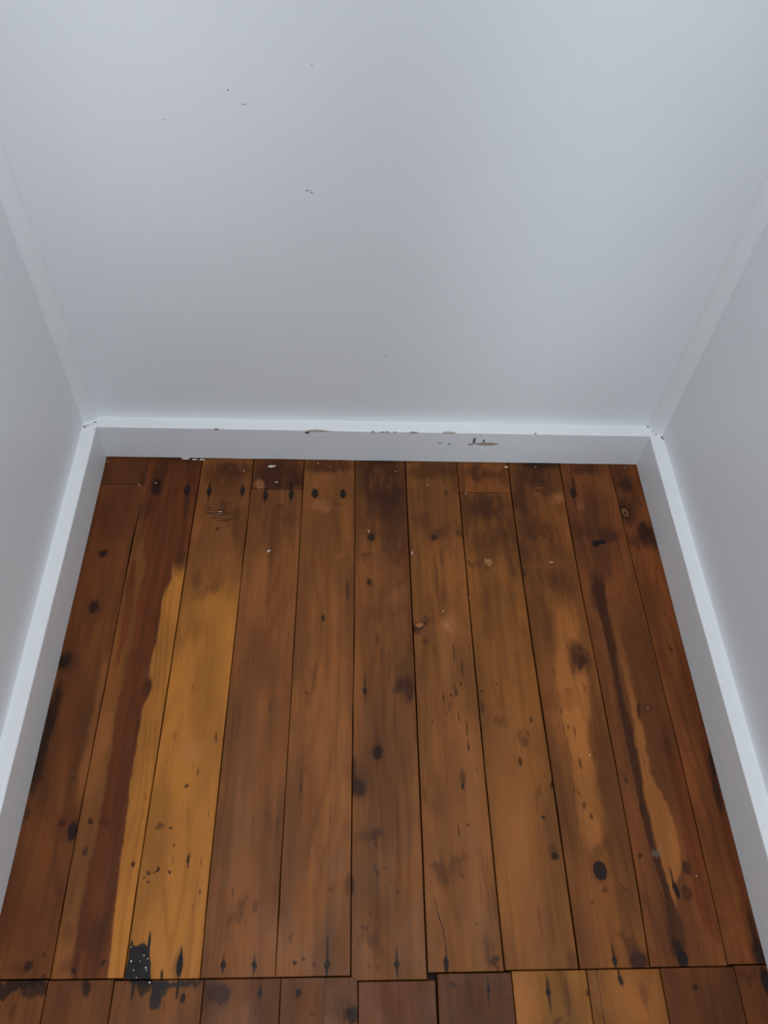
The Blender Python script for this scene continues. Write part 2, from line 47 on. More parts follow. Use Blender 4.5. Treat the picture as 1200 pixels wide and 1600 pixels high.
{"key":"8","base":[120,77,46],"o":[[587.9,674.9,-64.4],[587.3,674.3,-180.5],[586.6,674.5,-296.6],[586.7,675.4,-412.7],[587.0,676.4,-528.8],[587.5,677.0,-644.9],[588.2,676.5,-761.0]],"f":[["b",630.2,-93.5,42.48,28.72,0,0.7,2.5,"d",0.7],["b",597.6,-104.3,14.76,64.62,0,0.9,3,"d",0.45],["b",656.9,-141.6,25.01,25.05,0,0.9,3,"d",0.5],["b",628.4,-166.7,30.83,26.91,0,0.9,3,"d",0.45],["b",623.3,-199.2,7.09,7.12,0,0.6,2,"l2",0.5],["b",623.1,-200.4,14.16,14.23,0,0.7,3,"d",0.5],["b",599.7,-203.0,9.08,7.09,0,0.8,3,"d",0.6],["b",657.3,-202.4,8.11,37.93,0,0.8,3,"d",0.55],["b",658.9,-122.7,10.51,10.19,0,0.8,3,"d",0.4],["b",615.3,-405.4,1.65,2.14,0,0.5,1,"k",0.8],["b",592.5,-415.1,1.64,2.12,0,0.5,1,"k",0.8],["b",592.0,-439.8,4.49,12.19,0,0.7,1,"d",0.6],["b",613.0,-462.9,12.45,8.24,0,0.8,3,"d",0.4],["b",585.5,-472.0,4.41,4.53,0,0.6,1,"d",0.5],["b",644.1,-485.7,7.93,12.54,0.5,0.8,3,"d",0.5],["b",658.1,-458.4,1.79,4.61,0,0.5,1,"k",0.7],["b",652.3,-476.7,1.59,2.71,0,0.5,1,"k",0.6],["b",635.1,-516.5,2.6,6.06,0,0.5,1,"k",0.8],["b",657.4,-588.3,3.34,3.21,0,0.5,1,"k",0.85],["b",653.8,-558.9,4.24,7.45,0,0.8,1,"d",0.35],["b",673.9,-549.0,3.42,4.19,0,0.5,1,"k",0.8],["b",665.5,-535.5,1.29,1.7,0,0.6,1,"k",0.7],["b",665.6,-636.0,4.88,4.56,0,0.3,0.6,"k",0.85],["b",664.7,-630.7,8.15,7.64,0,0.8,1,"d",0.5],["b",650.8,-710.8,4.66,41.73,0,0.9,2,"r",0.3],["b",636.1,-710.6,1.55,20.84,0,0.8,1,"d",0.4],["b",620.4,-591.2,29.89,177.15,0,0.9,2,"y2",0.45],["b",669.5,-755.1,7.58,13.18,0,0.8,2,"r",0.6],["b",623.3,-199.2,4.56,4.75,0,0.5,1,"l2",0.7],["b",623.0,-201.6,2.02,2.37,0,0.5,0.5,"k",0.5],["b",626.8,-129.5,41.8,75.95,0,0.9,3,"d",0.3],["b",621.0,-293.4,32.93,65.23,0,0.9,3,"d",0.18]],"n":[]},
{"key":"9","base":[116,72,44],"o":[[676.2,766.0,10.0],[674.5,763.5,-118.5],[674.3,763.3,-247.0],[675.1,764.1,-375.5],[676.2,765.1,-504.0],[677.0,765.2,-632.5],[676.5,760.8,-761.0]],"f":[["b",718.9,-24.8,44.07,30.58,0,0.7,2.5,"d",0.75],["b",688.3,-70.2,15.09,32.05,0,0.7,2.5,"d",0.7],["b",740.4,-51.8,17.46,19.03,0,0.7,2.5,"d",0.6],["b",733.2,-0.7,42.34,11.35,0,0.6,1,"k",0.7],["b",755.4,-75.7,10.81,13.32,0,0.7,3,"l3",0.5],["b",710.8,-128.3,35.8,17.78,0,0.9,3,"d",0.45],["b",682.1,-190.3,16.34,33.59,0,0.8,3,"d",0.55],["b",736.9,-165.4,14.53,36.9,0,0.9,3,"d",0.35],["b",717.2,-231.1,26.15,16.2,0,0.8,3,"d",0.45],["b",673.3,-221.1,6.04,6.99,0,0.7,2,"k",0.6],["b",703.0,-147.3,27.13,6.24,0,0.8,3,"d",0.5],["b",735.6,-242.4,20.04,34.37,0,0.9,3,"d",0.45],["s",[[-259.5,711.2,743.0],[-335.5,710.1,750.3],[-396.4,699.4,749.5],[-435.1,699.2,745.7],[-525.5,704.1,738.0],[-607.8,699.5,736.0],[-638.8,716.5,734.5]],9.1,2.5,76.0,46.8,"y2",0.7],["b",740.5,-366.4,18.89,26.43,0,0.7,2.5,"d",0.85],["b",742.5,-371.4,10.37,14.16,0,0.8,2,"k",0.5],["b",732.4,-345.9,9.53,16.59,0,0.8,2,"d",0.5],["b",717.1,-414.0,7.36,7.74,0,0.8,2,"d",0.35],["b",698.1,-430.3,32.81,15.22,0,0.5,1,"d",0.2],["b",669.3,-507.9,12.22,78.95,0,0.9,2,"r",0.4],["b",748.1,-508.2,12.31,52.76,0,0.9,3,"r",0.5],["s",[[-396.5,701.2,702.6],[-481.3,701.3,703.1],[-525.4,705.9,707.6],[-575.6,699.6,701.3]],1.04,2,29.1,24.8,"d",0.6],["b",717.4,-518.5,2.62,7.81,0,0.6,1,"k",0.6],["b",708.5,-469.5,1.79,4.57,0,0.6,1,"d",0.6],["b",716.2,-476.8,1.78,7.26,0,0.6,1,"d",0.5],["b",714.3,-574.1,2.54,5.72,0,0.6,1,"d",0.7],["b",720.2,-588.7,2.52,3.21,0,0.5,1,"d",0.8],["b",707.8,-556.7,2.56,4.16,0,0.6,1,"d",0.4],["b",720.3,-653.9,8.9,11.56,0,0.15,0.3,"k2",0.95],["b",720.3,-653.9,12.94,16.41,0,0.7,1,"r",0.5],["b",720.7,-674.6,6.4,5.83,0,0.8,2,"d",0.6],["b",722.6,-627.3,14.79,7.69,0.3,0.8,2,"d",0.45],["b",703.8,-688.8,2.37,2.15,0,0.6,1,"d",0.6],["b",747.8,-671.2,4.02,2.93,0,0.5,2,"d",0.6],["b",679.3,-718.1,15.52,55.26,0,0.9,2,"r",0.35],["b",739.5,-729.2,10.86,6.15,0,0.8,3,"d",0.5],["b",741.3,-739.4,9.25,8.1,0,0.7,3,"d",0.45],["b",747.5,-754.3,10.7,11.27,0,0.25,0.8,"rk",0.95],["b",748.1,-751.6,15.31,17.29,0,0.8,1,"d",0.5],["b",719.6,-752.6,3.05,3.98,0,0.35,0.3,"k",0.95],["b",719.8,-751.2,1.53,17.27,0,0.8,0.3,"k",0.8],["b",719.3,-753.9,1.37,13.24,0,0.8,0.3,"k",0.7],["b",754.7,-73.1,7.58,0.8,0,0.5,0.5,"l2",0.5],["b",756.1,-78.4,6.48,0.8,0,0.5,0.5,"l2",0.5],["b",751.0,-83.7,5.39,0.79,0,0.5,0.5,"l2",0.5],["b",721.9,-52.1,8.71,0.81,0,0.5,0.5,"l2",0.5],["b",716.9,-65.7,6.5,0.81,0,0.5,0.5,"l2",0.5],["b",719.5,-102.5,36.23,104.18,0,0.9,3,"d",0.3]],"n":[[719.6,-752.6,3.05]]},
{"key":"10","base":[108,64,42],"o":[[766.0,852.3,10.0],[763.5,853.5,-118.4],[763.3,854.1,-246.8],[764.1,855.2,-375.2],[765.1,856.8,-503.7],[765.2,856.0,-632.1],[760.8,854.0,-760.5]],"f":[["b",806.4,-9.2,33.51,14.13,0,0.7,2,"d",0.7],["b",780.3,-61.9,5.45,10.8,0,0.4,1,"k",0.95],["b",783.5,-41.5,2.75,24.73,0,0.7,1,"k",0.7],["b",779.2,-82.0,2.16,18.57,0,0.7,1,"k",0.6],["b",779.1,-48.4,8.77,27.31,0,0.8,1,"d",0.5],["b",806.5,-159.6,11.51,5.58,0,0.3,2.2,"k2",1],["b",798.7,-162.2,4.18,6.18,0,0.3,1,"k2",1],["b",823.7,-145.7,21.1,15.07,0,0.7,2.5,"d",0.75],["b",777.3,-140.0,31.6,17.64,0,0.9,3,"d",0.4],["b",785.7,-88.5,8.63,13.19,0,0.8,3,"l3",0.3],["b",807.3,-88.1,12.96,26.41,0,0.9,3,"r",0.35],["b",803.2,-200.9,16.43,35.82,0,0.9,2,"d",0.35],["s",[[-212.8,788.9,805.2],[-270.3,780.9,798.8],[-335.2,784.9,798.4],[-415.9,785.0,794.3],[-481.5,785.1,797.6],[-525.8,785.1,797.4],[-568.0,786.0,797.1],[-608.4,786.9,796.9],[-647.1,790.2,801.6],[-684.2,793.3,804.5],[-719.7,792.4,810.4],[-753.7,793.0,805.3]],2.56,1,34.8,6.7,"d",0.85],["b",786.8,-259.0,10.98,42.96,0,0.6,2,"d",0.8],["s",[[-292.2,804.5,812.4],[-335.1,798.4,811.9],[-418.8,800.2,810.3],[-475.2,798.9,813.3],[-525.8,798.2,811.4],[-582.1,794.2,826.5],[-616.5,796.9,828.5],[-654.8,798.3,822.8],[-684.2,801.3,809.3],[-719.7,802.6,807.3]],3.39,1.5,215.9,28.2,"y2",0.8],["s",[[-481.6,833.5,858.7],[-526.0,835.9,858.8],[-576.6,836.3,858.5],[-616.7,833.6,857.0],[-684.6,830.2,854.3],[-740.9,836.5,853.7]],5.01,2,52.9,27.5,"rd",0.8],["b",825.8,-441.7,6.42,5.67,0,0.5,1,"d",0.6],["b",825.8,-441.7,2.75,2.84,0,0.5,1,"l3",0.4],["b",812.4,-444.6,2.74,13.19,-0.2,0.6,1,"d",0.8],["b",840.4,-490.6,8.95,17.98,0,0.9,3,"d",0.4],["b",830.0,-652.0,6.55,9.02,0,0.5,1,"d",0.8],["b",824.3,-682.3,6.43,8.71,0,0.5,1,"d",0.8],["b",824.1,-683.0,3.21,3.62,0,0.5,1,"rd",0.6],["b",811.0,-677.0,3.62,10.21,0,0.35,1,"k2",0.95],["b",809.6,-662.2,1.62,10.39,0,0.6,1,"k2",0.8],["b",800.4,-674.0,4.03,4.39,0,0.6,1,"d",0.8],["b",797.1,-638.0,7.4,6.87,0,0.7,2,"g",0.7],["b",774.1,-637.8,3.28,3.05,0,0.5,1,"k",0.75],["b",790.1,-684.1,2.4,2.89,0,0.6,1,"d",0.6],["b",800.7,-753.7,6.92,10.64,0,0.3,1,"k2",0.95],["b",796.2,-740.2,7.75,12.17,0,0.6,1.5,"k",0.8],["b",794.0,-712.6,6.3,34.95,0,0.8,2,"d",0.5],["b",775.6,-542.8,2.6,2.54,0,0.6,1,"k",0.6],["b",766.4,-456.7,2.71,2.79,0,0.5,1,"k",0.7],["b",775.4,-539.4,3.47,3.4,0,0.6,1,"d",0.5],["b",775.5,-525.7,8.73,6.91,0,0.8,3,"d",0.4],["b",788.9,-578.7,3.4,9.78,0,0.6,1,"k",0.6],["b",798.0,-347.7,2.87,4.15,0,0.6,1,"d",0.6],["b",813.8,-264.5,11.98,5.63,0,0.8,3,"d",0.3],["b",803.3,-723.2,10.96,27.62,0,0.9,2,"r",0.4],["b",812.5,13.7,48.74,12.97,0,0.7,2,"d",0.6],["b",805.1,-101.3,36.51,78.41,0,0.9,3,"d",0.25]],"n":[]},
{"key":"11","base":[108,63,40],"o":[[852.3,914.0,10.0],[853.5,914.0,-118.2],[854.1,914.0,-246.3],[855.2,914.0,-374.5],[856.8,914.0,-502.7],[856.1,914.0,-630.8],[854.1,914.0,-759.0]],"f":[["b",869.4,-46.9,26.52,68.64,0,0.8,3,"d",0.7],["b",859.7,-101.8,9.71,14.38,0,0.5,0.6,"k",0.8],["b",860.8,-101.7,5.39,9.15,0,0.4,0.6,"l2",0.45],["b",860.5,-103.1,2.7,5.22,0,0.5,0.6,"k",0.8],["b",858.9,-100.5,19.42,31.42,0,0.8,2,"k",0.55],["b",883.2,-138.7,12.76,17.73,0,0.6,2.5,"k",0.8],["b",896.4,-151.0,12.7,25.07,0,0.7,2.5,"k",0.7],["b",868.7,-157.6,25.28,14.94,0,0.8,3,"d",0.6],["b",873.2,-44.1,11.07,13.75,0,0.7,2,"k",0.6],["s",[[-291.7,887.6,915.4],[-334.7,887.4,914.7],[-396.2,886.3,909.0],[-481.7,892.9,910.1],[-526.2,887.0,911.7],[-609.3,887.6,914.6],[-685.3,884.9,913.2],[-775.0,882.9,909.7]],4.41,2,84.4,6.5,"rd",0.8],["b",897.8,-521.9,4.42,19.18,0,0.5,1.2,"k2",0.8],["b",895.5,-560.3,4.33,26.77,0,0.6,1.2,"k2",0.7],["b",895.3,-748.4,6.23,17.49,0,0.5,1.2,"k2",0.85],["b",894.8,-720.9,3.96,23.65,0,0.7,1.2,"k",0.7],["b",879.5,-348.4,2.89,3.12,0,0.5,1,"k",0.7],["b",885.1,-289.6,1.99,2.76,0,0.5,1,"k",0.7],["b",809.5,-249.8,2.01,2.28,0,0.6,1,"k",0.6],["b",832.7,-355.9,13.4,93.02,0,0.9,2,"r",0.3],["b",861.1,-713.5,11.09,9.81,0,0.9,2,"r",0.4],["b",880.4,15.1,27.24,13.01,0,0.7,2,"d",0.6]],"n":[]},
{"key":"f1","base":[112,68,44],"o":[[-14,69,-763.2],[-14.5,68.7,-980],[-14,69,-1400]],"f":[["b",30.9,-767.9,42.3,8.14,0.12,0.35,2,"k2",0.85],["b",56.7,-773.3,18.31,8.72,0,0.5,2,"k2",0.75],["b",37.6,-795.6,2.77,8.47,0,0.6,1,"d",0.5]],"n":[]},
{"key":"f2","base":[100,60,38],"o":[[69,142.5,-763.8],[68.5,142.2,-980],[69,142.5,-1400]],"f":[["b",113.9,-770.5,4.97,11.29,0,0.5,1.5,"k",0.8],["b",113.7,-769.2,11.37,6.28,0,0.8,1,"d",0.5],["b",91.3,-787.4,14.01,24.52,0,0.9,1,"r",0.4]],"n":[]},
{"key":"f3","base":[112,70,46],"o":[[142.5,243,-765],[142.0,242.7,-980],[142.5,243,-1400]],"f":[["s",[[-762.6,157.3,186.0],[-767.7,159.6,186.8],[-770.8,162.9,185.8]],1.07,2,0.6,1.9,"t",1],["b",164.8,-773.2,2.14,13.79,0,0.4,0.8,"k",0.9],["b",174.3,-770.2,6.43,8.81,0,0.5,1.5,"k",0.85],["b",181.4,-770.3,2.86,6.3,0,0.5,1,"k",0.8],["b",191.0,-782.9,7.1,11.16,0,0.3,1.2,"t",0.95],["b",194.7,-773.6,10.0,7.53,0,0.4,1.5,"t",0.9],["b",214.1,-774.6,2.15,11.29,0,0.4,0.8,"k2",0.9],["b",208.4,-769.5,31.56,3.79,0,0.4,1.5,"t",0.9],["b",220.9,-783.4,2.85,5.59,0,0.4,0.6,"k",0.95],["b",230.0,-769.8,12.94,6.32,0,0.6,1.5,"k",0.6]],"n":[]},
{"key":"f4","base":[104,64,42],"o":[[243,330,-765.2],[242.5,329.7,-980],[243,330,-1400]],"f":[["b",260.9,-777.8,14.34,10.65,0,0.35,1,"rk",0.95],["b",261.1,-779.1,18.63,16.26,0,0.8,1,"d",0.5],["b",307.0,-779.8,2.88,3.76,0,0.35,0.3,"k",0.95],["b",306.9,-778.6,1.44,8.79,0,0.8,0.3,"k",0.8],["b",307.1,-781.1,1.29,6.26,0,0.8,0.3,"k",0.7],["b",290.2,-803.0,7.08,12.15,0,0.9,1,"l3",0.3]],"n":[[307.0,-779.8,2.88]]},
{"key":"f5","base":[104,64,42],"o":[[330,418,-765.2],[329.5,417.7,-980],[330,418,-1400]],"f":[["b",350.3,-779.9,3.61,4.52,0,0.35,0.3,"k",0.95],["b",350.2,-778.6,1.81,2.52,0,0.8,0.3,"k",0.8],["b",350.3,-781.1,1.63,5.02,0,0.8,0.3,"k",0.7],["b",409.8,-805.0,8.59,8.54,0,0.5,1.5,"k2",0.85],["b",400.4,-798.7,17.23,15.99,0,0.7,2,"d",0.7],["b",400.5,-801.8,24.36,18.38,0,0.9,2,"l3",0.4],["b",366.8,-800.0,2.86,2.45,0,0.6,1,"d",0.5],["s",[[-747.6,379.2,380.1],[-786.0,379.0,380.1],[-822.5,377.3,378.8]],0.58,0.4,3.3,3.0,"k",0.8]],"n":[[350.3,-779.9,3.61]]},
{"key":"f6","base":[98,58,38],"o":[[418,507,-770.2],[417.5,506.7,-980],[418,507,-1400]],"f":[["b",447.3,-793.3,5.79,37.26,0,0.9,2,"r",0.4],["b",483.6,-793.9,7.26,37.31,0,0.9,2,"r",0.3]],"n":[]},
{"key":"f7","base":[98,58,38],"o":[[509,596,-763.4],[506.5,595.7,-980],[507,596,-1400]],"f":[["b",526.5,-773.8,4.43,3.2,0,0.7,1,"d",0.7],["b",524.0,-788.3,5.85,7.53,0,0.9,1,"r",0.5],["b",567.3,-781.4,2.58,3.43,0,0.35,0.3,"k",0.95],["b",567.4,-780.2,1.29,13.98,0,0.8,0.3,"k",0.8],["b",567.1,-782.7,1.16,15.2,0,0.8,0.3,"k",0.7],["b",577.7,-801.7,4.38,18.56,0,0.9,1,"r",0.4]],"n":[[567.3,-781.4,2.58]]},
{"key":"f8","base":[138,92,52],"o":[[596,684,-762.2],[595.5,683.7,-980],[596,684,-1400]],"f":[["b",636.6,-784.5,3.34,4.19,0,0.35,0.3,"k",0.95],["b",636.8,-783.2,1.67,15.25,0,0.8,0.3,"k",0.8],["b",636.4,-785.7,1.5,19.0,0,0.8,0.3,"k",0.7],["b",658.3,-793.7,2.22,25.12,0,0.7,1,"r",0.7],["b",643.8,-811.5,5.84,3.68,0,0.6,1,"d",0.6],["b",609.2,-796.0,16.16,37.48,0,0.9,2,"y2",0.7],["b",681.9,-785.8,2.23,3.81,0,0.6,1,"k",0.7]],"n":[[636.6,-784.5,3.34]]},
{"key":"f9","base":[128,82,48],"o":[[684,771.5,-762.2],[683.5,771.2,-980],[684,771.5,-1400]],"f":[["s",[[-758.8,695.5,697.0],[-791.1,694.4,696.6],[-822.2,695.4,697.6]],0.74,0.8,3.9,3.6,"k",0.7],["b",723.5,-775.6,3.76,6.45,0,0.4,1,"k2",0.9],["b",722.4,-765.8,1.51,9.13,0,0.6,1,"k2",0.8],["b",747.1,-785.6,6.0,12.75,0,0.8,1.5,"r",0.5],["b",730.8,-791.7,37.28,37.94,0,0.9,2,"y2",0.45]],"n":[]},
{"key":"f10","base":[92,54,34],"o":[[771.5,861,-761.6],[771.0,860.7,-980],[771.5,861,-1400]],"f":[["b",810.0,-781.4,3.78,3.21,0,0.5,1,"k",0.85],["b",785.4,-798.9,14.93,37.71,0,0.9,2,"r",0.5]],"n":[]},
{"key":"f11","base":[88,50,32],"o":[[861,914,-760.4],[860.5,913.7,-980],[861,914,-1400]],"f":[["b",894.1,-778.2,4.59,16.86,0,0.4,1,"k2",0.95],["b",871.4,-774.6,18.34,6.51,0,0.8,2,"d",0.5]],"n":[]}]
FLECKS = [[88.8, -53.7, 2.68, "tan"], [62.6, -58.1, 1.64, "w"], [3.9, -10.7, 1.67, "w"], [229.1, -25.6, 1.69, "w"], [274.1, -15.1, 5.86, "w"], [284.5, -48.9, 3.16, "w"], [280.3, -184.0, 4.45, "w"], [436.1, -145.7, 3.27, "tan"], [504.1, -185.1, 3.03, "w"], [482.6, -22.2, 1.62, "w"], [535.3, -49.9, 1.61, "w"], [598.5, -66.3, 1.71, "w"], [672.4, -8.9, 3.54, "w"], [587.5, -266.2, 1.37, "w"], [546.0, -288.5, 1.54, "w"], [722.6, -200.6, 3.67, "tan"], [723.3, -7.9, 1.67, "w"], [879.6, -6.4, 1.58, "w"], [840.7, -661.8, 1.3, "w"], [731.4, -508.1, 1.76, "w"], [130.2, -1.3, 5.3, "w"], [145.2, -3.1, 4.24, "w"], [158.1, -3.5, 4.24, "w"], [199.1, -110.3, 2.44, "w"], [372.7, -14.6, 1.61, "w"], [352.0, -6.7, 1.62, "w"]]
GLINTS = [[158.3, -745.7], [168.4, -745.9], [175.9, -752.4], [176.7, -743.4], [162.6, -754.8], [171.9, -740.1], [182.4, -767.2], [156.0, -731.3], [166.7, -762.5], [177.0, -755.0]]
MARKS = [[346.1, 490.6, 2.2, 1.6, "sm"], [351.5, 488.2, 1.4, 2.2, "sm"], [263.2, 609.6, 0.9, 0.9, "k"], [188.5, 573.7, 0.7, 0.7, "k"], [454.3, 218.9, 0.8, 0.8, "k"], [458.9, 222.9, 0.6, 0.6, "k"], [350.3, 227.4, 2, 1.6, "w"], [355.0, 640.5, 1, 1.5, "sm"], [277.9, 594.6, 3, 0.6, "sm"]]
CHIPS = [[352.0, 74.4, 18.53, 2.56, "tan"], [335.4, 70.1, 3.82, 3.2, "k"], [442.3, 74.4, 2.73, 1.92, "dk"], [457.9, 74.3, 3.27, 1.6, "dk"], [465.2, 74.5, 3.27, 1.6, "dk"], [477.7, 74.5, 2.18, 1.28, "dk"], [508.0, 74.5, 7.63, 1.6, "dk"], [566.6, 75.2, 11.99, 2.24, "tan"], [631.7, 48.9, 20.71, 4.16, "tan"], [610.3, 56.4, 2.4, 8.0, "k"], [626.1, 57.6, 1.64, 4.48, "k"], [605.1, 47.4, 4.36, 2.24, "tan"], [553.5, 50.1, 3.27, 2.56, "gy"], [569.8, 47.3, 2.18, 3.2, "gy"], [472.2, 42.4, 1.96, 2.24, "w"], [189.7, 74.1, 4.36, 1.92, "dk"], [619.0, 69.5, 2.18, 1.6, "gy"], [708.9, 76.5, 1.64, 1.92, "k"], [678.4, 58.1, 4.36, 3.2, "w"]]
DINGS = [[919.9, -2.9, 75.6, 2.8, 3.4, 2.5, "dk"], [921.7, -7.0, 75.6, 1.6, 2.2, 2.5, "k"], [900.7, 20.6, 75.6, 2.2, 2, 2.5, "k"], [885.9, 22.4, 75.6, 14, 0.7, 2.5, "k"], [908.0, 9.5, 75.6, 3.4, 1.2, 2.5, "k"], [911.2, 3.9, 75.6, 2.4, 1.0, 2.5, "k"], [-18.3, -0.7, 75.6, 2.6, 2, 2.5, "k"], [-12.8, 2.1, 75.6, 3.4, 1, 2.5, "dk"], [-3.0, 9.2, 75.6, 3.4, 1.2, 2.5, "k"], [-6.3, 5.0, 75.6, 2.5, 1, 2.5, "dk"], [-1.3, -5.7, 75.6, 0.8, 0.8, 2.5, "k"], [2.5, -4.3, 75.6, 0.8, 0.8, 2.5, "k"]]
# ------------------------------------------------------------------ node helpers
def lin(c):
    c = c / 255
    return c / 12.92 if c <= 0.04045 else ((c + 0.055) / 1.055) ** 2.4
def rgb(c, k=1.0): return tuple(min(1, lin(x) * k) for x in c) + (1,)
class N:
    def __init__(s, name):
        s.m = bpy.data.materials.new(name); s.m.use_nodes = True; s.t = s.m.node_tree; s.n = s.t.nodes; s.l = s.t.links
        s.bsdf = s.n['Principled BSDF']
    def put(s, node, key, v):
        i = node.inputs[key]
        if isinstance(v, bpy.types.NodeSocket): s.l.new(v, i)
        else: i.default_value = v
    def math(s, op, a, b=0.0, c=None):
        n = s.n.new('ShaderNodeMath'); n.operation = op; s.put(n, 0, a); s.put(n, 1, b)
        if c is not None: s.put(n, 2, c)
        return n.outputs[0]
    def vmath(s, op, a, b=(0, 0, 0), c=None):
        n = s.n.new('ShaderNodeVectorMath'); n.operation = op; s.put(n, 0, a); s.put(n, 1, b)
        if c is not None: s.put(n, 2, c)
        return n.outputs[1] if op == 'LENGTH' else n.outputs[0]
    def noise(s, vec, scale=1.0, detail=2.0, rough=0.5, color=False, dist=0.0):
        n = s.n.new('ShaderNodeTexNoise'); s.put(n, 'Vector', vec); n.inputs['Scale'].default_value = scale
        n.inputs['Detail'].default_value = detail; n.inputs['Roughness'].default_value = rough; n.inputs['Distortion'].default_value = dist
        return n.outputs[1] if color else n.outputs[0]
    def ramp(s, v, a, b, lo=0.0, hi=1.0, smooth=True):
        n = s.n.new('ShaderNodeMapRange'); n.interpolation_type = 'SMOOTHSTEP' if smooth else 'LINEAR'
        s.put(n, 0, v); n.inputs[1].default_value = a; n.inputs[2].default_value = b; n.inputs[3].default_value = lo; n.inputs[4].default_value = hi
        return n.outputs[0]
    def mix(s, f, a, b, mode='MIX'):
        n = s.n.new('ShaderNodeMix'); n.data_type = 'RGBA'; n.blend_type = mode
        s.put(n, 0, f); s.put(n, 6, a); s.put(n, 7, b)
        return n.outputs[2]
    def obj(s): return s.n.new('ShaderNodeTexCoord').outputs['Object']
    def blob(s, vec, cx, cy, rx, ry, ang, soft, st, cz=0.0, rz=1.0):
        n = s.n.new('ShaderNodeMapping'); n.vector_type = 'TEXTURE'; s.put(n, 0, vec)
        n.inputs[1].default_value = (cx, cy, cz); n.inputs[2].default_value = (0, 0, ang); n.inputs[3].default_value = (max(rx, 1e-5), max(ry, 1e-5), rz)
        d = s.vmath('LENGTH', n.outputs[0])
        return s.ramp(d, 1 - soft * .8, 1 + soft * .5, st, 0.0)
    def bump(s, h, strength, dist):
        n = s.n.new('ShaderNodeBump'); s.put(n, 'Height', h); n.inputs['Strength'].default_value = strength; n.inputs['Distance'].default_value = dist
        s.l.new(n.outputs[0], s.bsdf.inputs['Normal'])
COL = {'d': (54, 27, 14), 'k': (30, 16, 10), 'k2': (24, 16, 14), 't': (32, 26, 24), 'm': (96, 50, 26), 'r': (84, 43, 20), 'rd': (92, 44, 17), 'rk': (56, 26, 19),
       'l': (142, 86, 42), 'l2': (164, 110, 68), 'l3': (144, 92, 54), 'y': (167, 105, 42), 'y2': (160, 98, 46), 'g': (100, 84, 76)}
